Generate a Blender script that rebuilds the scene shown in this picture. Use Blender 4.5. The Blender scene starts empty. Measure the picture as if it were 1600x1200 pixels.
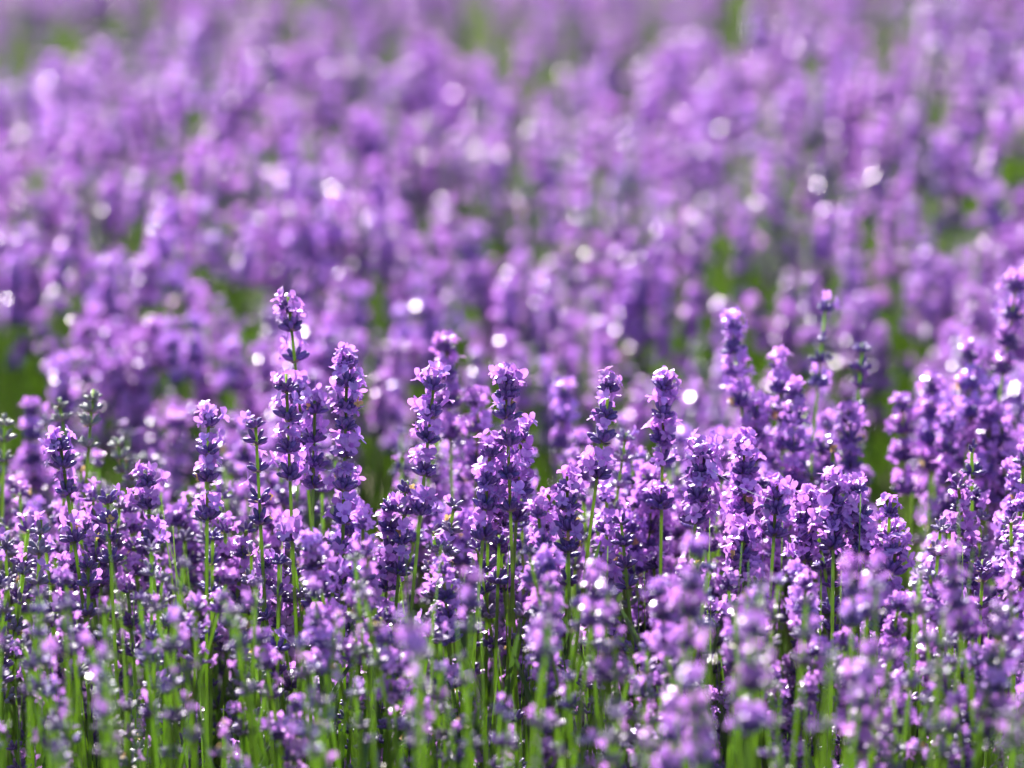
import bpy, math, random
from mathutils import Vector, Matrix, Quaternion, noise

R = math.radians
rnd = random.Random(11)
scene = bpy.context.scene
COL = scene.collection

# ------------------------------------------------------------------ camera
CAM = Vector((0.0, 0.0, 0.82))
PITCH = R(12.0)
FPX = 1600 * 100.0 / 36.0            # focal length in photo pixels
FOCUS = 1.42
cam_d = bpy.data.cameras.new('camera')
cam_d.lens = 100.0
cam_d.sensor_width = 36.0
cam_d.clip_start = 0.05
cam_d.clip_end = 500.0
cam_d.dof.use_dof = True
cam_d.dof.focus_distance = FOCUS
cam_d.dof.aperture_fstop = 4.0
cam = bpy.data.objects.new('camera', cam_d)
cam.location = CAM
cam.rotation_euler = (math.pi / 2 - PITCH, 0, 0)
COL.objects.link(cam)
scene.camera = cam
FWD = Vector((0, math.cos(PITCH), -math.sin(PITCH)))
DOWN = Vector((0, -math.sin(PITCH), -math.cos(PITCH)))
RIGHT = Vector((1, 0, 0))


def at(px, py, d):
    """photo pixel and distance along the view axis -> point in the place"""
    return CAM + FWD * d + RIGHT * ((px - 800) / FPX * d) + DOWN * ((py - 600) / FPX * d)


def to_px(p):
    v = p - CAM
    d = v.dot(FWD)
    return 800 + v.dot(RIGHT) / d * FPX, 600 + v.dot(DOWN) / d * FPX, d


# ------------------------------------------------------------------ sky and sun
SUN_EL, SUN_AZ = R(43), R(-22)       # behind the flowers, a little to the left
world = bpy.data.worlds.new('World')
scene.world = world
world.use_nodes = True
nt = world.node_tree
bg = nt.nodes['Background']
sky = nt.nodes.new('ShaderNodeTexSky')
sky.sky_type = 'NISHITA'
sky.sun_disc = False
sky.sun_elevation = SUN_EL
sky.sun_rotation = SUN_AZ
nt.links.new(sky.outputs[0], bg.inputs[0])
bg.inputs[1].default_value = 0.05
sun_d = bpy.data.lights.new('sun', 'SUN')
sun_d.energy = 5.0
sun_d.angle = R(0.53)
sun_d.color = (1.0, 0.955, 0.88)
sun = bpy.data.objects.new('sun', sun_d)
sdir = Vector((math.sin(SUN_AZ) * math.cos(SUN_EL), math.cos(SUN_AZ) * math.cos(SUN_EL), math.sin(SUN_EL)))
sun.rotation_euler = sdir.to_track_quat('Z', 'Y').to_euler()
sun.location = sdir * 20
COL.objects.link(sun)
scene.view_settings.view_transform = 'Standard'
scene.view_settings.look = 'None'
scene.view_settings.exposure = 2.1
scene.view_settings.gamma = 1.0
scene.render.engine = 'CYCLES'
cy = scene.cycles
cy.use_denoising = True
cy.max_bounces = 4
cy.use_light_tree = False
cy.diffuse_bounces = 2
cy.glossy_bounces = 2
cy.transmission_bounces = 2
cy.sample_clamp_direct = 0.0
cy.sample_clamp_indirect = 6.0
cy.caustics_reflective = False
cy.caustics_refractive = False


# ------------------------------------------------------------------ materials
def material(name, c1, c2, rough, transl=0.0, tcol=None, spec=0.5, sheen=0.0, scale=900.0, spread=0.25, hue=0.03,
             coat=0.0, coat_rough=0.1, bump=0.0):
    m = bpy.data.materials.new(name)
    m.use_nodes = True
    t = m.node_tree
    N, L = t.nodes, t.links
    N.clear()
    out = N.new('ShaderNodeOutputMaterial')
    pr = N.new('ShaderNodeBsdfPrincipled')
    tc = N.new('ShaderNodeTexCoord')
    nz = N.new('ShaderNodeTexNoise')
    nz.inputs['Scale'].default_value = scale
    nz.inputs['Detail'].default_value = 2.0
    L.new(tc.outputs['Object'], nz.inputs['Vector'])
    mix = N.new('ShaderNodeMix')
    mix.data_type = 'RGBA'
    mix.inputs[6].default_value = (*c1, 1)
    mix.inputs[7].default_value = (*c2, 1)
    L.new(nz.outputs['Fac'], mix.inputs[0])
    oi = N.new('ShaderNodeObjectInfo')
    hs = N.new('ShaderNodeHueSaturation')
    mv = N.new('ShaderNodeMapRange')
    mv.inputs[3].default_value = 1 - spread
    mv.inputs[4].default_value = 1 + spread
    L.new(oi.outputs['Random'], mv.inputs[0])
    L.new(mv.outputs[0], hs.inputs['Value'])
    mh = N.new('ShaderNodeMapRange')
    mh.inputs[3].default_value = 0.5 - hue
    mh.inputs[4].default_value = 0.5 + hue
    mm = N.new('ShaderNodeMath')
    mm.operation = 'FRACT'
    mu = N.new('ShaderNodeMath')
    mu.operation = 'MULTIPLY'
    mu.inputs[1].default_value = 7.31
    L.new(oi.outputs['Random'], mu.inputs[0])
    L.new(mu.outputs[0], mm.inputs[0])
    L.new(mm.outputs[0], mh.inputs[0])
    L.new(mh.outputs[0], hs.inputs['Hue'])
    L.new(mix.outputs[2], hs.inputs['Color'])
    L.new(hs.outputs[0], pr.inputs['Base Color'])
    pr.inputs['Roughness'].default_value = rough
    pr.inputs['Specular IOR Level'].default_value = spec
    pr.inputs['Sheen Weight'].default_value = sheen
    pr.inputs['Sheen Roughness'].default_value = 0.4
    pr.inputs['Coat Weight'].default_value = coat
    pr.inputs['Coat Roughness'].default_value = coat_rough
    if bump:
        bmp = N.new('ShaderNodeBump')
        bmp.inputs['Strength'].default_value = 0.6
        bmp.inputs['Distance'].default_value = bump
        L.new(nz.outputs['Fac'], bmp.inputs['Height'])
        L.new(bmp.outputs[0], pr.inputs['Normal'])
    if transl > 0:
        tr = N.new('ShaderNodeBsdfTranslucent')
        if tcol:
            tm = N.new('ShaderNodeMix')
            tm.data_type = 'RGBA'
            tm.inputs[0].default_value = 0.75
            tm.inputs[7].default_value = (*tcol, 1)
            L.new(hs.outputs[0], tm.inputs[6])
            L.new(tm.outputs[2], tr.inputs[0])
        else:
            L.new(hs.outputs[0], tr.inputs[0])
        ms = N.new('ShaderNodeMixShader')
        ms.inputs[0].default_value = transl
        L.new(pr.outputs[0], ms.inputs[1])
        L.new(tr.outputs[0], ms.inputs[2])
        L.new(ms.outputs[0], out.inputs[0])
    else:
        L.new(pr.outputs[0], out.inputs[0])
    return m


M_PETAL = material('petal_lilac', (0.35, 0.115, 0.61), (0.80, 0.50, 0.87), 0.36, 0.36, (0.62, 0.23, 0.82), 0.5, 0.0, 500, 0.30, 0.03, 0.4, 0.2)
M_BUD = material('bud_violet', (0.062, 0.027, 0.175), (0.175, 0.085, 0.345), 0.45, 0.06, (0.16, 0.05, 0.38), 0.5, 0.12, 1400, 0.3, 0.022, 0.25, 0.2)
M_BUDG = material('bud_grey_violet', (0.13, 0.088, 0.22), (0.30, 0.225, 0.385), 0.45, 0.10, (0.22, 0.12, 0.38), 0.5, 0.2, 1400, 0.25, 0.03, 0.3, 0.2)
M_BUDN = material('bud_grey_green', (0.15, 0.17, 0.15), (0.29, 0.28, 0.32), 0.4, 0.15, (0.25, 0.3, 0.2), 0.5, 0.2, 1400, 0.25, 0.03)
M_STEM = material('stem_green', (0.14, 0.24, 0.04), (0.23, 0.35, 0.08), 0.38, 0.46, (0.50, 0.72, 0.08), 0.5, 0.1, 300, 0.25, 0.015)
M_LEAF = material('leaf_green', (0.035, 0.075, 0.020), (0.08, 0.13, 0.045), 0.45, 0.15, (0.09, 0.20, 0.02), 0.5, 0.1, 120, 0.3, 0.02)
M_BRACT = material('bract_wet_brown', (0.17, 0.12, 0.13), (0.33, 0.25, 0.17), 0.45, 0.3, None, 0.5, 0.0, 900, 0.25, 0.02, 1.0, 0.16)
M_WITHER = material('withered_floret_ochre', (0.50, 0.30, 0.10), (0.62, 0.44, 0.20), 0.5, 0.3, None, 0.5, 0.0, 900, 0.25, 0.02)
M_SOIL = material('soil', (0.045, 0.032, 0.022), (0.11, 0.08, 0.055), 0.9, 0, None, 0.3, 0.0, 30, 0.0, 0.0, bump=0.01)
M_SILK = material('spider_silk', (0.8, 0.8, 0.82), (0.85, 0.85, 0.87), 0.2, 0, None, 0.8)
MATS = [M_STEM, M_BUD, M_PETAL, M_BRACT, M_WITHER]
STEM, BUD, PETAL, BRACT, WITHER = range(5)


# ------------------------------------------------------------------ mesh helpers
class MB:
    def __init__(self):
        self.v, self.f, self.m = [], [], []

    def add(self, verts, faces, mat, mtx=None):
        o = len(self.v)
        self.v.extend([mtx @ p for p in verts] if mtx else verts)
        self.f.extend([tuple(i + o for i in f) for f in faces])
        self.m.extend([mat] * len(faces) if isinstance(mat, int) else mat)

    def merge(self, other, mtx):
        self.add(other.v, other.f, other.m, mtx)

    def mesh(self, name, mats=None, smooth=True):
        me = bpy.data.meshes.new(name)
        me.from_pydata([tuple(p) for p in self.v], [], self.f)
        for k in (mats or MATS):
            me.materials.append(k)
        me.polygons.foreach_set('material_index', self.m)
        me.polygons.foreach_set('use_smooth', [smooth] * len(self.f))
        me.update()
        return me


def loft(rings, closed_end=True):
    """rings: list of lists of points with equal counts"""
    v, f = [], []
    n = len(rings[0])
    for r in rings:
        v.extend(r)
    for k in range(len(rings) - 1):
        for i in range(n):
            j = (i + 1) % n
            f.append((k * n + i, k * n + j, (k + 1) * n + j, (k + 1) * n + i))
    if closed_end:
        f.append(tuple(range((len(rings) - 1) * n, len(rings) * n)))
    return v, f


def bud_mb(g, n=8, open_top=False, size=1.0):
    """a calyx: ribbed tube along +Z, about 7 mm long"""
    mb = MB()
    prof = [(0.0, 0.45), (0.9, 0.85), (2.4, 1.2), (4.2, 1.26), (5.5, 1.0)]
    if not open_top:
        prof += [(6.3, 0.55), (6.7, 0.16)]
    bend = g.uniform(-0.05, 0.05)
    rings = []
    for z, r in prof:
        ring = []
        for i in range(n):
            a = 2 * math.pi * i / n
            rr = r * (1 + (0.10 if i % 2 else -0.07)) * size
            ring.append(Vector((rr * math.cos(a) + bend * z * z * 0.25, rr * math.sin(a), z * size)) * 0.001)
        rings.append(ring)
    v, f = loft(rings)
    mb.add(v, f, BUD)
    return mb


def corolla_mb(g, nu=4, nv=4, z0=5.0, size=1.0, tube_n=6):
    """two-lipped lavender floret: a tube and five rounded lobes, local +Y is the upper lip"""
    mb = MB()
    L = g.uniform(3.4, 5.6)
    rings = []
    for z, r in ((z0 - 0.6, 0.8), (z0 + L * 0.6, 0.95), (z0 + L, 1.5)):
        rings.append([Vector((r * math.cos(2 * math.pi * i / tube_n), r * math.sin(2 * math.pi * i / tube_n), z)) * 0.001 * size for i in range(tube_n)])
    v, f = loft(rings, False)
    mb.add(v, f, PETAL)
    lobes = [(R(90 - 34), 4.6, 4.0, 0.62), (R(90 + 34), 4.6, 4.0, 0.62), (R(-90), 3.7, 3.0, -0.10), (R(-25), 3.4, 2.8, 0.12), (R(205), 3.4, 2.8, 0.12)]
    for az, ln, wd, rise in lobes:
        az += g.uniform(-.18, .18)
        ln *= g.uniform(.85, 1.15)
        rise += g.uniform(-.25, .3)
        curl = g.choice((g.uniform(-0.9, 0.4), g.uniform(-.22, .15)))
        cup = g.choice((g.uniform(-0.3, 0.5), g.uniform(-.06, .1)))
        twist = g.uniform(-.5, .5)
        wamp = g.choice((0.28, 0.05))
        d = Vector((math.cos(az), math.sin(az), 0))
        s = Vector((-math.sin(az), math.cos(az), 0))
        grid = []
        for k in range(nv + 1):
            t = k / nv
            w = wd * 0.5 * (0.38 + 0.62 * math.sin(math.pi * min(1, 0.12 + t * 0.80)) ** 0.8) * (1 if k < nv else 0.62)
            ang = rise + curl * t
            c = d * (1.25 + ln * t * math.cos(ang)) + Vector((0, 0, z0 + L - 0.1 + ln * t * math.sin(ang)))
            for q in range(nu + 1):
                u = q / nu * 2 - 1
                wav = wamp * math.sin(u * 5 + az * 3 + t * 4) * t
                p = c + s * (u * w) + Vector((0, 0, cup * u * u * w * 0.6 + wav + twist * u * w * 0.4))
                if k == nv:
                    p -= d * (abs(u) ** 2 * 0.5)
                grid.append(p * 0.001 * size)
        fs = []
        for k in range(nv):
            for q in range(nu):
                a = k * (nu + 1) + q
                fs.append((a, a + 1, a + nu + 2, a + nu + 1))
        mb.add(grid, fs, PETAL)
    return mb


def bract_mb(g, size=1.0):
    """papery pointed scale lying along +Y"""
    mb = MB()
    v = [Vector(p) * 0.001 * size for p in ((-.5, 0, 0), (.5, 0, 0), (-1.7, 1.4, 0.03), (0, 1.7, 0), (1.7, 1.4, 0.03), (-1.3, 3.2, .05), (1.3, 3.2, .05), (0, 4.8, .12))]
    mb.add(v, [(0, 1, 3, 2), (1, 4, 3), (2, 3, 5), (3, 4, 6), (3, 6, 5), (5, 6, 7)], BRACT)
    return mb


def frame(direction, up=Vector((0, 0, 1))):
    """rotation taking +Z to direction, with +Y as near up as it goes"""
    z = direction.normalized()
    x = up.cross(z)
    if x.length < 1e-4:
        x = Vector((1, 0, 0))
    x.normalize()
    y = z.cross(x)
    return Matrix((x, y, z)).transposed().to_4x4()


KINDS = {   # outer florets, how many of them open, inner florets, how many of them open, bud material
    'bloom': ((9, 11), 0.17, (6, 8), 0.92, M_BUD),
    'half': ((9, 11), 0.09, (5, 7), 0.74, M_BUD),
    'bud': ((8, 10), 0.02, (2, 4), 0.12, M_BUD),
    'grey': ((8, 11), 0.03, (2, 4), 0.15, M_BUDG),
    'green': ((6, 8), 0.0, (1, 2), 0.0, M_BUDN),
}


def whorl_layout(g, kind, sparse=False):
    """[(what, matrix)] for one whorl round the stem, +Z along the stem: a cup of buds, open florets standing in it"""
    (a, b), oo, (c, d_), io, _ = KINDS[kind]
    n, m = g.randint(a, b), g.randint(c, d_)
    if sparse:
        n, m = g.randint(4, 6), min(m, 2)
    res = []
    off = g.uniform(0, math.pi * 2)
    lop = g.uniform(0, 6.28)               # one side opens before the other
    for i in range(n + m):
        inner = i >= n
        k = (i - n) / m if inner else i / n
        if sparse:
            az = off + (math.pi if i % 2 else 0) + g.uniform(-.5, .5)
        else:
            az = off + 2 * math.pi * k + g.uniform(-.25, .25) + (0.6 if inner else 0)
        el = g.uniform(0.80, 1.35) if inner else g.uniform(0.22, 0.72)
        d = Vector((math.cos(az) * math.cos(el), math.sin(az) * math.cos(el), math.sin(el)))
        base = Vector((math.cos(az) * 0.0010, math.sin(az) * 0.0010, g.uniform(.0006, .0028) if inner else g.uniform(-.0006, .0012)))
        roll = Matrix.Rotation(g.uniform(-.7, .7), 4, 'Z')
        sc = g.uniform(0.8, 1.12)
        r = g.random()
        share = (io if inner else oo) * (1 + .3 * math.cos(az - lop))
        what = 'open' if r < share else ('wither' if r > 0.985 and kind != 'green' else 'closed')
        res.append((what, Matrix.Translation(base) @ frame(d) @ roll @ Matrix.Scale(sc, 4)))
    return res


def whorl_core(g):
    """bracts under a whorl"""
    mb = MB()
    off = g.uniform(0, 6.28)
    for k in range(5):
        mb.merge(bract_mb(g, g.uniform(.55, .9)), Matrix.Rotation(off + k * 1.2566 + g.uniform(-.3, .3), 4, 'Z') @ Matrix.Translation((0, .0006, -.0008)) @ Matrix.Rotation(g.uniform(-.15, 1.15), 4, 'X') @ Matrix.Rotation(g.uniform(-.5, .5), 4, 'Y'))
    return mb


def shape(g, what, hi=True):
    mb = MB()
    if what == 'closed':
        mb.merge(bud_mb(g, 8 if hi else 5), Matrix.Identity(4))
    else:
        mb.merge(bud_mb(g, 8 if hi else 5, True), Matrix.Identity(4))
        c = corolla_mb(g, 4 if hi else 2, 4 if hi else 2, size=1.0 if what == 'open' else 0.55, tube_n=6 if hi else 4,
                       z0=5.0 if what == 'open' else 8.0)
        if what == 'wither':
            c.m = [WITHER] * len(c.m)
        mb.merge(c, Matrix.Identity(4))
    return mb


def mats_for(kind):
    m = list(MATS)
    m[BUD] = KINDS[kind][4]
    return m


def whorl_mb(g, kind, hi=False, sparse=False):
    mb = whorl_core(g)
    for what, mt in whorl_layout(g, kind, sparse):
        mb.merge(shape(g, what, hi), mt)
    return mb


def bez(p0, p1, p2, p3, t):
    s = 1 - t
    return p0 * (s ** 3) + p1 * (3 * s * s * t) + p2 * (3 * s * t * t) + p3 * (t ** 3)


def stem_path(base, tip, direction, n=18):
    h = (tip - base).length
    p1 = base + (Vector((0, 0, 1)) * 0.6 + (tip - base).normalized() * 0.4) * h * 0.35
    p2 = tip - direction * h * 0.42
    return [bez(base, p1, p2, tip, i / n) for i in range(n + 1)]


def stem_mb(pts, r0=0.0013, r1=0.00075, mb=None):
    """square stem along a path"""
    mb = mb or MB()
    rings = []
    n = len(pts)
    for i, p in enumerate(pts):
        d = (pts[min(i + 1, n - 1)] - pts[max(i - 1, 0)]).normalized()
        fr = frame(d, Vector((0, -1, 0)))
        r = r0 + (r1 - r0) * i / (n - 1)
        ring = []
        for k in range(8):
            a = math.pi / 4 * k
            rr = r * (1.0 if k % 2 else 0.78)
            ring.append(p + fr.to_3x3() @ Vector((math.cos(a) * rr, math.sin(a) * rr, 0)))
        rings.append(ring)
    v, f = loft(rings)
    mb.add(v, f, STEM)
    return mb


def along(pts, s):
    """point and direction at arc length s measured back from the tip"""
    acc = 0
    for i in range(len(pts) - 1, 0, -1):
        seg = (pts[i] - pts[i - 1])
        l = seg.length
        if acc + l >= s:
            return pts[i] - seg * ((s - acc) / l), seg.normalized()
        acc += l
    return pts[0], (pts[1] - pts[0]).normalized()


def spike_layout(g, kind):
    """arc lengths back from the tip, and sizes"""
    lean = kind in ('bud', 'grey', 'green')
    n = g.randint(3, 5) if lean else g.randint(4, 6)
    s, out = 0.001, []
    step = g.uniform(.0100, .0150) if lean else g.uniform(.0098, .0130)
    for k in range(n):
        out.append((s, (0.80 if k == 0 else 0.95 if k == 1 else 1.05) * g.uniform(.9, 1.08), g.random() < (0.28 if lean else 0.14)))
        s += step * g.uniform(.88, 1.25)
        if k == n - 2 and g.random() < .75:
            s += g.uniform(.006, .022)
        if kind == 'green':
            s += .003
    return out


def link(name, data, parent=None, mtx=None):
    o = bpy.data.objects.new(name, data)
    COL.objects.link(o)
    if parent:
        o.parent = parent
    if mtx is not None:
        o.matrix_local = mtx
    return o


# ------------------------------------------------------------------ the setting: soil
gb = MB()
XS = [-60, -12, -5] + [-3 + 0.1 * i for i in range(61)] + [5, 12, 60]
YS = [-20, -4, -1] + [-0.4 + 0.1 * i for i in range(85)] + [12, 30, 90]
for y in YS:
    for x in XS:
        gb.v.append(Vector((x, y, 0.022 * noise.noise(Vector((x * 2.1, y * 2.1, 0))) + 0.012 * noise.noise(Vector((x * 9, y * 9, 3))))))
W = len(XS)
for j in range(len(YS) - 1):
    for i in range(W - 1):
        gb.f.append((j * W + i, j * W + i + 1, (j + 1) * W + i + 1, (j + 1) * W + i))
gb.m = [0] * len(gb.f)
soil = link('ground', gb.mesh('ground', [M_SOIL]))
soil['kind'] = 'structure'
soil['label'] = 'dark bare soil under the lavender rows'

WSIZE = 0.91
# ------------------------------------------------------------------ shared meshes
gs = random.Random(5)
FLORET = {}          # hero florets: (what, kind) -> list of meshes
for kind in KINDS:
    for what in ('closed', 'open', 'wither'):
        FLORET[what, kind] = [shape(gs, what, True).mesh(f'{what}_floret', mats_for(kind)) for _ in range(6 if what == 'open' else 4)]
CORES = [whorl_core(gs).mesh('bracts') for _ in range(6)]
WHORLS = {k: [whorl_mb(gs, k).mesh(f'whorl_{k}', mats_for(k)) for _ in range(7)] for k in KINDS}
SPARSE = {k: [whorl_mb(gs, k, sparse=True).mesh(f'whorl_sparse_{k}', mats_for(k)) for _ in range(3)] for k in KINDS}


def root_point(tip, direction, row_y):
    """where a stalk leaves the ground: drawn in towards the middle of its row"""
    h = tip.z
    bx = tip.x - direction.x / max(.3, direction.z) * h * 0.55
    by = row_y + (tip.y - row_y) * 0.62
    return Vector((bx, by, -0.01))


def build_stalk(g, tip, direction, row_y, kind, layout, hero, label, group, wsize=WSIZE):
    base = root_point(tip, direction, row_y)
    pts = stem_path(base, tip, direction, 18)
    root = bpy.data.objects.new('lavender_stalk', None)
    COL.objects.link(root)
    root.location = base
    root.empty_display_size = 0.02
    root['label'] = label
    root['category'] = 'lavender'
    root['group'] = group
    loc = [p - base for p in pts]
    link('stem', stem_mb(loc, r0=g.uniform(.0013, .0018), r1=.0010).mesh('stem'), root)
    for s, sz, sp in layout:
        p, d = along(loc, s)
        mt = Matrix.Translation(p) @ frame(d, Vector((0, -1, 0))) @ Matrix.Rotation(g.uniform(0, 6.28), 4, 'Z') @ Matrix.Scale(sz * wsize, 4)
        if hero:
            w = link('flower_whorl', g.choice(CORES), root, mt)
            for what, fm in whorl_layout(g, kind, sp):
                link({'closed': 'bud', 'open': 'blossom', 'wither': 'withered_blossom'}[what], g.choice(FLORET[what, kind]), w, fm)
        else:
            link('flower_whorl', g.choice((SPARSE if sp else WHORLS)[kind]), root, mt)
    return root


# ------------------------------------------------------------------ the stalks one can single out
ROW1 = 1.36
# (kind, depth, tip pixel, lowest whorl pixel, whorl heights in pixels, sparse whorls, label)
HEROES = [
    ('half', 1.47, (450, 462), (476, 700), (484, 512, 560, 618, 660, 698), (2,), 'tallest lavender stalk, blossom tip rising above the stalk with the bare dark-budded middle'),
    ('half', 1.42, (447, 584), (458, 835), (608, 652, 700, 742, 835), (), 'straight stalk with four stacked dark-cupped whorls just beneath the tallest tip'),
    ('bud', 1.42, (399, 656), (408, 815), (664, 690, 732, 778, 812), (1, 2), 'thin stalk of small closed dark violet buds between two taller blooming stalks'),
    ('bloom', 1.42, (543, 548), (536, 808), (572, 600, 636, 664, 706, 758, 808), (), 'tall plump stalk with ruffled lilac tip beside the tallest one'),
    ('bloom', 1.42, (680, 582), (656, 800), (606, 648, 686, 736, 796), (), 'slightly leaning blooming stalk with a gap of bare stem above its lowest whorls'),
    ('bloom', 1.56, (697, 530), (704, 690), (548, 588, 632, 680), (), 'soft-focus blooming stalk right behind the leaning one near the middle'),
    ('half', 1.42, (790, 584), (798, 800), (600, 618, 650, 690, 740, 790), (), 'pointed stalk with tight lilac tip right of the middle gap'),
    ('half', 1.44, (816, 664), (806, 812), (682, 722, 766, 808), (), 'short blooming stalk tucked at the right side of the pointed one'),
    ('half', 1.42, (767, 690), (754, 838), (712, 754, 790, 836), (), 'low stalk with bare green stem in front of the pointed one'),
    ('half', 1.42, (955, 582), (933, 740), (608, 650, 686, 740), (), 'slender stalk with three stacked whorls, a gap and one lower whorl'),
    ('bloom', 1.45, (1037, 580), (1034, 786), (606, 648, 684, 720, 786), (), 'upright stalk with pale pointed cap right of the slender stalk'),
    ('bloom', 1.56, (1142, 492), (1158, 632), (514, 546, 584, 630), (), 'tall soft-focus cone-shaped stalk of dense lilac florets'),
    ('bud', 1.58, (1290, 474), (1268, 700), (482, 530, 562, 598, 690), (1,), 'tall soft-focus stalk with dark budded top and pale whorl below'),
    ('bud', 1.58, (1348, 536), (1338, 640), (546, 576, 602, 636), (), 'soft-focus violet budded stalk just right of the dark budded tall one'),
    ('bloom', 1.42, (1100, 690), (1086, 812), (714, 742, 776, 812), (), 'stalk curving slightly right with bright blossoms at its crown'),
    ('bloom', 1.45, (1162, 694), (1164, 830), (706, 736, 768, 800, 830), (), 'thick blooming stalk beside the spider thread'),
    ('half', 1.41, (1214, 756), (1208, 838), (776, 800, 832), (), 'short stalk with dark buds and lilac crown right of the spider thread'),
    ('half', 1.42, (886, 744), (888, 858), (764, 792, 822, 856), (), 'short dense stalk standing alone before the dark gap at centre'),
    ('grey', 1.50, (978, 676), (960, 800), (686, 716, 756, 796), (), 'greyish budded stalk just right of the slender stalk'),
    ('bloom', 1.41, (1302, 756), (1300, 852), (770, 796, 826, 852), (), 'stalk with a bright lilac head, left of a pair in the right half'),
    ('bloom', 1.41, (1338, 758), (1346, 862), (772, 806, 836, 860), (), 'stalk with a bright lilac head, right of a pair in the right half'),
    ('bloom', 1.44, (1262, 772), (1256, 870), (788, 816, 846, 870), (), 'rounded blooming stalk left of the paired lilac heads'),
    ('bloom', 1.60, (1516, 546), (1508, 690), (560, 606, 648, 688), (), 'soft-focus stalk with a lone lilac tuft rising near the right edge'),
    ('bloom', 1.60, (1590, 436), (1548, 668), (452, 496, 538, 580, 664), (), 'tallest soft-focus stalk at the right edge, leaning out of the frame'),
    ('bloom', 1.60, (1408, 622), (1412, 770), (640, 674, 716, 766), (), 'soft-focus blooming stalk just right of the dark green gap'),
    ('half', 1.43, (93, 684), (118, 845), (700, 726, 768, 842), (), 'blooming stalk leaning left, with two lower whorls, near the left edge'),
    ('half', 1.42, (326, 642), (324, 806), (662, 706, 746, 804), (), 'blooming stalk with three whorls and a long bare green stem, left half'),
    ('bud', 1.42, (168, 772), (174, 875), (782, 812, 840, 872), (), 'dark budded stalk with one lilac blossom, low in the left part'),
    ('half', 1.42, (228, 744), (236, 850), (756, 790, 846), (), 'short stalk with a lilac tuft and dark cup, between two taller ones at left'),
    ('green', 1.50, (146, 608), (140, 700), (622, 640, 660, 694), (), 'unopened grey-green stalk standing tall in the left part'),
    ('green', 1.52, (91, 622), (112, 720), (634, 654, 684, 716), (), 'unopened grey-green stalk bending right near the left edge'),
    ('green', 1.54, (180, 684), (206, 760), (694, 714, 736, 760), (), 'drooping pale unopened stalk in the left part'),
    ('green', 1.52, (8, 648), (4, 760), (660, 684, 716), (), 'pale green unopened stalk cut by the left edge'),
    ('bloom', 1.66, (48, 630), (56, 760), (646, 682, 722, 758), (), 'soft-focus lilac stalk behind the left unopened stalks'),
    ('bloom', 1.80, (278, 646), (268, 780), (666, 700, 740, 778), (), 'blurred lilac stalk between the left edge and the bare-stemmed stalk'),
    ('bud', 1.42, (138, 872), (140, 960), (884, 912, 958), (), 'rosette of sharp dark buds low at the left'),
    ('grey', 1.40, (64, 812), (60, 910), (830, 862, 906), (), 'greyish violet stalk, low, close to the left edge'),
    ('bloom', 1.40, (1404, 842), (1370, 985), (862, 892, 944, 982), (), 'leaning blooming stalk with a fluffy crown below the dark gap at right'),
    ('bud', 1.42, (1536, 874), (1532, 950), (888, 904, 944), (1,), 'small sharp dark-budded stalk close to the right edge'),
    ('bloom', 1.41, (1330, 856), (1328, 960), (876, 906, 940), (), 'blooming stalk directly below the paired lilac heads'),
    ('bloom', 1.43, (1160, 816), (1162, 900), (842, 870, 896), (), 'wide blooming whorl on a double green stem, right of centre'),
    ('bud', 1.42, (780, 836), (778, 905), (846, 906), (), 'stem with two small cups of violet buds, centre of the picture'),
    ('half', 1.41, (524, 862), (520, 925), (880, 918), (), 'short stalk with bright blossoms beside a pale blurred stem, left of centre'),
    ('bud', 1.42, (636, 752), (622, 900), (766, 800, 846, 892), (), 'violet budded stalk left of the slightly leaning blooming stalk'),
    ('bloom', 1.56, (1216, 556), (1222, 700), (574, 610, 652, 696), (), 'soft-focus blooming stalk between the tall lilac cone and the dark budded tall one'),
    ('bloom', 1.53, (1242, 606), (1236, 760), (622, 660, 700, 752), (), 'soft-focus blooming stalk standing just below the tall dark budded one'),
    ('bloom', 1.55, (1184, 632), (1180, 720), (650, 684, 716), (), 'small soft lilac tuft close under the tall lilac cone'),
    ('bloom', 1.56, (1326, 640), (1330, 770), (656, 690, 728, 768), (), 'soft lilac stalk directly under the violet budded one in the right half'),
    ('bloom', 1.60, (1456, 590), (1452, 730), (610, 650, 690, 728), (), 'soft round-headed lilac stalk right of the dark green gap, second of its clump'),
    ('bloom', 1.57, (1482, 652), (1478, 800), (668, 706, 748, 796), (), 'soft blooming stalk in the middle of the right clump, below a lone tuft'),
    ('bloom', 1.58, (1546, 640), (1540, 780), (658, 696, 738, 778), (), 'soft blooming stalk under the leaning right-edge stalk'),
    ('bloom', 1.55, (748, 612), (744, 730), (632, 672, 722), (), 'soft lilac stalk left of the pointed stalk near the middle'),
    ('bloom', 1.66, (880, 602), (876, 700), (620, 656, 696), (), 'blurred lilac stalk in the dark gap left of the slender stalk'),
    ('bloom', 1.50, (1020, 740), (1012, 860), (756, 790, 826, 858), (), 'blooming stalk low between the pale-capped stalk and the slender stalk'),
    ('half', 1.44, (492, 626), (490, 760), (642, 686, 724, 756), (), 'blooming stalk squeezed between the tallest stalk and the plump one'),
]
g = random.Random(21)
stalks = []
keep_out = []
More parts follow.
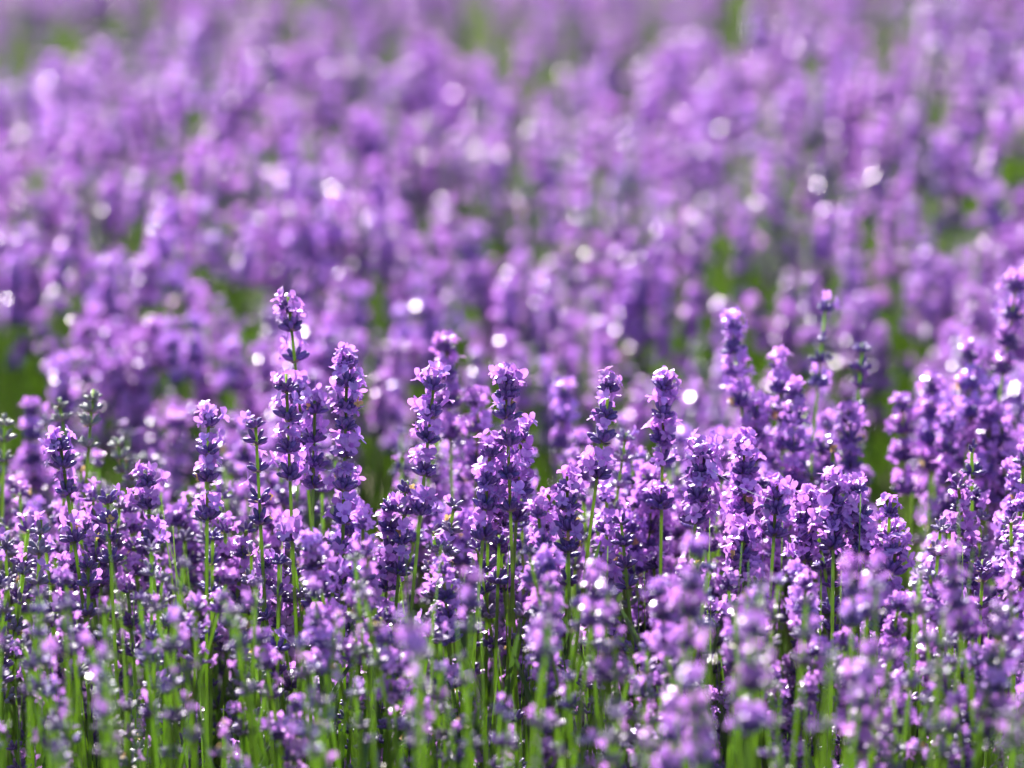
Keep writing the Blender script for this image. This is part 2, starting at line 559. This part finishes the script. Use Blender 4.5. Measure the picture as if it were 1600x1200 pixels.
for kind, d, t, b, ys, sp, label in HEROES:
    T, B = at(t[0], t[1], d), at(b[0], b[1], d)
    axis = (T - B)
    axis += Vector((0, 1, 0)) * axis.length * g.uniform(-.02, .22)
    axis.normalize()
    lay = []
    for i, y in enumerate(ys):
        s = (y - t[1]) / FPX * d / math.cos(PITCH) + 0.001
        lay.append((s, (0.85 if i == 0 else 1.0) * g.uniform(.95, 1.08), i in sp))
    stalks.append(build_stalk(g, T, axis, ROW1 if d < 1.75 else 2.5, kind, lay, d < 1.475, label, 'sharp lavender stalks of the nearest row' if d < 1.48 else 'slightly blurred stalks at the back of the nearest row', 1.0 if kind in ('bloom', 'half') else WSIZE))
    keep_out.append((t[0], t[1], max(ys), d))


# ------------------------------------------------------------------ the rest of the rows
def lerp(tab, x):
    for (a, va), (b, vb) in zip(tab, tab[1:]):
        if x <= b:
            return va + (vb - va) * max(0, (x - a) / (b - a))
    return tab[-1][1]


TIP1 = [(0.95, 1120), (1.05, 1040), (1.15, 965), (1.3, 890), (1.42, 815), (1.55, 755), (1.7, 715)]
TIP2 = [(1.86, 640), (1.95, 560), (2.1, 450), (2.3, 315), (2.5, 205), (2.8, 120), (3.05, 80)]


def choose(g, w):
    r = g.random() * sum(v for _, v in w)
    for k, v in w:
        r -= v
        if r <= 0:
            return k
    return w[-1][0]


def front_tip(g, px, d):
    y = lerp(TIP1, d) + g.gauss(0, 30)
    if d > 1.12 and g.random() < .66:
        y = g.uniform(y, 1180)           # shorter side shoots lower in the bush
    if d > 1.45 and px > 1150:
        y -= 70 * min(1, (px - 1150) / 250)
    if px < 420:
        y += 15
    return y


def front_kind(g, px, d, py=800):
    if d < 1.3 and px >= 1000:
        return choose(g, [('grey', 4), ('bud', 1), ('half', 2.6), ('bloom', 1.4), ('green', .2)])
    if py > 930 and px < 1000:
        return choose(g, [('grey', 4.5), ('bud', 3.6), ('half', .8), ('green', .25)])
    if px < 560:
        return choose(g, [('grey', 3.2), ('bud', 3.2), ('half', 2.4), ('bloom', .8), ('green', .9)])
    if px < 980:
        return choose(g, [('grey', 3.4), ('bud', 2.4), ('half', 2.6), ('bloom', 1.4), ('green', .4)])
    return choose(g, [('grey', 1.8), ('bud', 1.0), ('half', 2.6), ('bloom', 4.2), ('green', .3)])


loose = []          # (tip, direction, row middle, kind, px, py, d)
g = random.Random(77)
tries = 0
while len(loose) < 840 and tries < 60000:
    tries += 1
    # even over the ground of the row
    d = g.uniform(1.12, 1.74) if g.random() < .7 else g.uniform(1.44, 1.72)
    px = 800 + g.uniform(-.30, .30) / d * FPX
    if not -90 < px < 1690:
        continue
    py = front_tip(g, px, d)
    if py > 1185:
        continue
    if d < 1.2 and g.random() < (.85 if px < 1000 else .7):
        continue
    # keep the dark gaps between the clumps of the nearest row open
    if d > 1.46 and (552 < px < 622 or 830 < px < 880 or 1358 < px < 1440 or 470 < px < 500):
        continue
    if any(abs(px - hx) < 24 and py - 10 < hb and d < hd for hx, hy, hb, hd in keep_out) and g.random() < .93:
        continue
    if any(abs(px - q[4]) < 10 and abs(py - q[5]) < 18 for q in loose):
        continue
    tip = at(px, py, d)
    lean = Vector((g.gauss(0, .12) + (px - 800) * 1e-5, g.gauss(-.02, .09) - (1.36 - tip.y) * 0.10, 1)).normalized()
    loose.append((tip, lean, ROW1, front_kind(g, px, d, py), px, py, d))

back = []
g = random.Random(99)
for _ in range(2600):
    d = 1.86 + 1.19 * g.random() ** 1.25
    x = g.uniform(-.95, .95)
    px = 800 + x / d * FPX
    dip = noise.noise(Vector((x * 8, d * 6, 7.7)))
    if dip < -0.6:
        continue
    # bushes of the second row swell and shrink
    sw = math.sin(x * 7.5 + 1.1) * 26 + noise.noise(Vector((x * 3, d, 1))) * (50 if d < 2.6 else 65)
    py = lerp(TIP2, d) + g.gauss(0, 34) + sw + (55 if dip < -.15 else 0)
    if d < 2.12 and g.random() < .66 and (560 < px < 860 or 930 < px < 1040 or 1185 < px < 1470):
        continue
    if d < 2.10 and any(a < px < b for a, b in ((-100, 50), (1215, 1250), (1345, 1440))):
        continue
    tip = at(px, py, d)
    lean = Vector((g.gauss(0, .10), g.gauss(-.04, .10), 1)).normalized()
    if noise.noise(Vector((x * 3.2, d * 2.6, 31))) > -.05:      # bushes further on in bloom, and later ones
        k = choose(g, [('bloom', 6.5), ('half', 2.4), ('grey', 1.3), ('green', .5)])
    else:
        k = choose(g, [('bloom', 1.8), ('half', 3.2), ('grey', 2.2), ('bud', 2.8), ('green', .7)])
    back.append((tip, lean, 2.55, k, px, py, d))
for row, (y0, y1), n in ((4.5, (3.82, 5.2), 2700), (6.3, (5.7, 7.0), 1300)):
    for _ in range(n):
        y = g.uniform(y0, y1)
        x = g.uniform(-1.5, 1.5)
        r = abs(y - row) / ((y1 - y0) / 2)
        tip = Vector((x, y, 0.58 - 0.10 * r * r + g.gauss(0, .022) + .03 * math.sin(x * 6 + row)))
        lean = Vector((g.gauss(0, .1), g.gauss(0, .1), 1)).normalized()
        k = choose(g, [('bloom', 5), ('half', 3.0), ('grey', 1.6), ('bud', 1.2), ('green', .3)])
        px, py, d = to_px(tip)
        back.append((tip, lean, row, k, px, py, d))
# the nearest row goes on beyond the frame on both sides
for _ in range(420):
    y = g.uniform(0.9, 1.75)
    x = g.choice((-1, 1)) * g.uniform(.215 + .0, .85)
    if abs(x) < 0.19 * y + 0.03 + y * 0.012:
        continue
    tip = Vector((x, y, 0.53 - 0.16 * ((y - 1.15) / .8) ** 2 + g.gauss(0, .02)))
    px, py, d = to_px(tip)
    if -60 < px < 1660:
        continue
    back.append((tip, Vector((g.gauss(0, .09), g.gauss(0, .09), 1)).normalized(), ROW1, front_kind(g, 300 if x < 0 else 1300, 1.4), px, py, d))

# about 300 of a kind as things: the ones that show largest
N_THINGS = 300 - len(HEROES)
cand = sorted(range(len(loose)), key=lambda i: loose[i][6] + (9 if not -20 < loose[i][4] < 1620 else 0) + (9 if loose[i][5] > 1170 else 0))
chosen = set(cand[:N_THINGS])
KIND_WORDS = {'bloom': 'full-bloom lilac', 'half': 'half-open violet', 'bud': 'dark-budded', 'grey': 'grey-violet budded', 'green': 'unopened grey-green'}
ORD = ['first', 'second', 'third', 'fourth', 'fifth', 'sixth', 'seventh', 'eighth', 'ninth', 'tenth', 'eleventh', 'twelfth', 'thirteenth',
       'fourteenth', 'fifteenth', 'sixteenth', 'seventeenth', 'eighteenth', 'nineteenth', 'twentieth', 'twenty-first', 'twenty-second',
       'twenty-third', 'twenty-fourth', 'twenty-fifth', 'twenty-sixth', 'twenty-seventh', 'twenty-eighth', 'twenty-ninth', 'thirtieth']


def zone(q):
    _, _, _, _, px, py, d = q
    if d < 1.08:
        return 'blurred', 'along the bottom edge', 'blurred stalks along the bottom edge'
    if d < 1.30:
        return 'soft', 'in front of the sharp band', 'soft stalks in front of the sharp band'
    if d < 1.50:
        return 'sharp', 'in the sharp band', 'smaller stalks within the sharp band'
    return 'soft', 'behind the sharp band', 'soft stalks behind the sharp band'


SIDE = [('left third', 0, 533), ('middle third', 533, 1067), ('right third', 1067, 1600)]
cells = {}
for i in chosen:
    q = loose[i]
    side = 0 if q[4] < 533 else 1 if q[4] < 1067 else 2
    cells.setdefault((zone(q), side, q[3]), []).append(i)
g = random.Random(31)
for (z, side, kind), members in sorted(cells.items()):
    members.sort(key=lambda i: loose[i][4])
    for k, i in enumerate(members):
        tip, lean, row, kd, px, py, d = loose[i]
        if len(members) == 1:
            lab = f'only {z[0]} {KIND_WORDS[kind]} stalk {z[1]}, {SIDE[side][0]} of picture'
        else:
            lab = f'{ORD[k]} from left of {z[0]} {KIND_WORDS[kind]} stalks {z[1]}, {SIDE[side][0]}'
        near = abs(d - FOCUS) < 0.03
        lay = spike_layout(g, kd)
        if d < 1.3 or py > 900:
            lay = lay[:g.randint(2, 4) if px < 1000 else g.randint(3, 5)]
        stalks.append(build_stalk(g, tip, lean, row, kd, lay, near and 40 < py < 1100, lab, z[2], WSIZE * (.84 if d < 1.3 else .9 if py > 900 else 1)))
mass = back + [loose[i] for i in range(len(loose)) if i not in chosen]


# ------------------------------------------------------------------ masses nobody could count: far rows, leaves
def points_object(name, pts, protos, label):
    """one object: PTS = (location, euler, scale, which prototype)"""
    me = bpy.data.meshes.new(name)
    me.from_pydata([tuple(p[0]) for p in pts], [], [])
    a = me.attributes.new('turn', 'FLOAT_VECTOR', 'POINT')
    a.data.foreach_set('vector', [c for p in pts for c in p[1]])
    a = me.attributes.new('size', 'FLOAT', 'POINT')
    a.data.foreach_set('value', [p[2] for p in pts])
    a = me.attributes.new('which', 'INT', 'POINT')
    a.data.foreach_set('value', [p[3] for p in pts])
    o = link(name, me)
    col = bpy.data.collections.new(name + '_kinds')
    for i, pm in enumerate(protos):
        col.objects.link(bpy.data.objects.new(f'{name}_kind_{i:03d}', pm))
    ng = bpy.data.node_groups.new(name, 'GeometryNodeTree')
    ng.interface.new_socket('Geometry', in_out='INPUT', socket_type='NodeSocketGeometry')
    ng.interface.new_socket('Geometry', in_out='OUTPUT', socket_type='NodeSocketGeometry')
    N, L = ng.nodes, ng.links
    gi, go = N.new('NodeGroupInput'), N.new('NodeGroupOutput')
    ci = N.new('GeometryNodeCollectionInfo')
    ci.inputs['Collection'].default_value = col
    ci.inputs['Separate Children'].default_value = True
    ci.inputs['Reset Children'].default_value = True
    ip = N.new('GeometryNodeInstanceOnPoints')
    ip.inputs['Pick Instance'].default_value = True

    def attr(n, t):
        x = N.new('GeometryNodeInputNamedAttribute')
        x.data_type = t
        x.inputs['Name'].default_value = n
        return x.outputs['Attribute']
    L.new(gi.outputs[0], ip.inputs['Points'])
    L.new(ci.outputs[0], ip.inputs['Instance'])
    L.new(attr('which', 'INT'), ip.inputs['Instance Index'])
    L.new(attr('turn', 'FLOAT_VECTOR'), ip.inputs['Rotation'])
    L.new(attr('size', 'FLOAT'), ip.inputs['Scale'])
    L.new(ip.outputs[0], go.inputs[0])
    md = o.modifiers.new('scatter', 'NODES')
    md.node_group = ng
    o['kind'] = 'stuff'
    o['label'] = label
    return o


gm = random.Random(8)
protos, kinds_of = [], {}
H0 = 0.52
for kind in KINDS:
    kinds_of[kind] = []
    for _ in range(8 if kind in ('bloom', 'half') else 4):
        mb = MB()
        b = Vector((gm.uniform(-.03, .03), gm.uniform(-.03, .03), -H0))
        pts = stem_path(b, Vector((0, 0, 0)), Vector((gm.gauss(0, .05), gm.gauss(0, .05), 1)).normalized(), 10)
        stem_mb(pts, .0016, .0010, mb)
        for s, sz, sp in spike_layout(gm, kind):
            p, dd = along(pts, s)
            mb.merge(whorl_mb(gm, kind, sparse=sp), Matrix.Translation(p) @ frame(dd, Vector((0, -1, 0))) @ Matrix.Rotation(gm.uniform(0, 6.28), 4, 'Z') @ Matrix.Scale(sz * WSIZE, 4))
        kinds_of[kind].append(len(protos))
        protos.append(mb.mesh(f'far_stalk_{kind}', mats_for(kind)))
pts = []
for tip, lean, row, kind, px, py, d in mass:
    e = (lean.to_track_quat('Z', 'Y') @ Quaternion((0, 0, 1), gm.uniform(0, 6.28))).to_euler()
    pts.append((tip, tuple(e), gm.uniform(.94, 1.12), gm.choice(kinds_of[kind])))
points_object('lavender_rows', pts, protos, 'blurred purple lavender rows behind the nearest row')


def leaf_mb(g, length, width):
    """narrow folded lavender leaf along +Z"""
    mb = MB()
    n = 6
    bend = g.uniform(-.25, .25)
    vs = []
    for k in range(n + 1):
        t = k / n
        w = width * (0.35 + 0.65 * math.sin(math.pi * min(1, .15 + .8 * t))) * (1 if k < n else .15)
        c = Vector((0, bend * length * t * t, length * t))
        vs += [c + Vector((-w / 2, w * .22, 0)), c, c + Vector((w / 2, w * .22, 0))]
    fs = []
    for k in range(n):
        a = 3 * k
        fs += [(a, a + 1, a + 4, a + 3), (a + 1, a + 2, a + 5, a + 4)]
    mb.add(vs, fs, 0)
    return mb


leafs = [leaf_mb(gm, gm.uniform(.045, .075), gm.uniform(.0028, .0042)).mesh('leaf', [M_LEAF]) for _ in range(6)]
for _ in range(5):
    ln = gm.uniform(.16, .21)
    leafs.append(stem_mb(stem_path(Vector((0, 0, 0)), Vector((gm.uniform(-.01, .01), gm.uniform(-.01, .01), ln)), Vector((gm.gauss(0, .08), gm.gauss(0, .08), 1)).normalized(), 6), .0015, .0002).mesh('shoot', [M_STEM]))
pts = []
for row, half, wx, n, top in ((ROW1, .42, 1.0, 5200, .33), (2.55, .6, 1.2, 10500, .36), (4.5, .6, 1.7, 4200, .34), (6.3, .55, 1.9, 2200, .34)):
    for _ in range(n):
        x = gm.uniform(-wx, wx)
        y = row + gm.uniform(-half, half)
        mound = max(.05, top * (1 - .45 * ((y - row) / half) ** 2) * (1 + .18 * math.sin(x * 8 + row)))
        z = mound * (gm.random() ** .6)
        d = Vector((gm.gauss(0, .32), gm.gauss(0, .32) + .5 * (y - row) / half, 1)).normalized()
        long = gm.random() < .12 and z < .10
        e = (d.to_track_quat('Z', 'Y') @ Quaternion((0, 0, 1), gm.uniform(0, 6.28))).to_euler()
        pts.append((Vector((x, y, z)), tuple(e), gm.uniform(.8, 1.2), gm.choice(range(6, 11)) if long else gm.choice(range(0, 6))))
for _ in range(1900):        # long upright shoots of the nearest row
    x, y = gm.uniform(-.9, .9), gm.uniform(.95, 1.62)
    d = Vector((gm.gauss(0, .07), gm.gauss(0, .07), 1)).normalized()
    e = (d.to_track_quat('Z', 'Y') @ Quaternion((0, 0, 1), gm.uniform(0, 6.28))).to_euler()
    pts.append((Vector((x, y, gm.uniform(.16, .27 - max(0, y - 1.25) * .25))), tuple(e), gm.uniform(.85, 1.15), gm.choice(range(6, 11))))
points_object('lavender_leaves', pts, leafs, 'narrow green leaves and shoots at the foot of the lavender rows')

# ------------------------------------------------------------------ a strand of spider silk
a, b = at(1128, 742, 1.405), at(1196, 776, 1.40)
a, b = a + (a - b) * .25, b + (b - a) * .15
silk = [a.lerp(b, i / 12) + Vector((0, 0, -.0018 * math.sin(math.pi * i / 12))) for i in range(13)]
sb = stem_mb(silk, .00016, .00016)
so = link('spider_thread', sb.mesh('spider_thread', [M_SILK]))
so['label'] = 'thin pale spider thread slanting in front of a thick blooming stalk'
so['category'] = 'spider thread'
print('tries', tries, 'stalks', len(stalks), 'loose', len(loose), 'mass', len(mass), 'objects', len(bpy.data.objects))
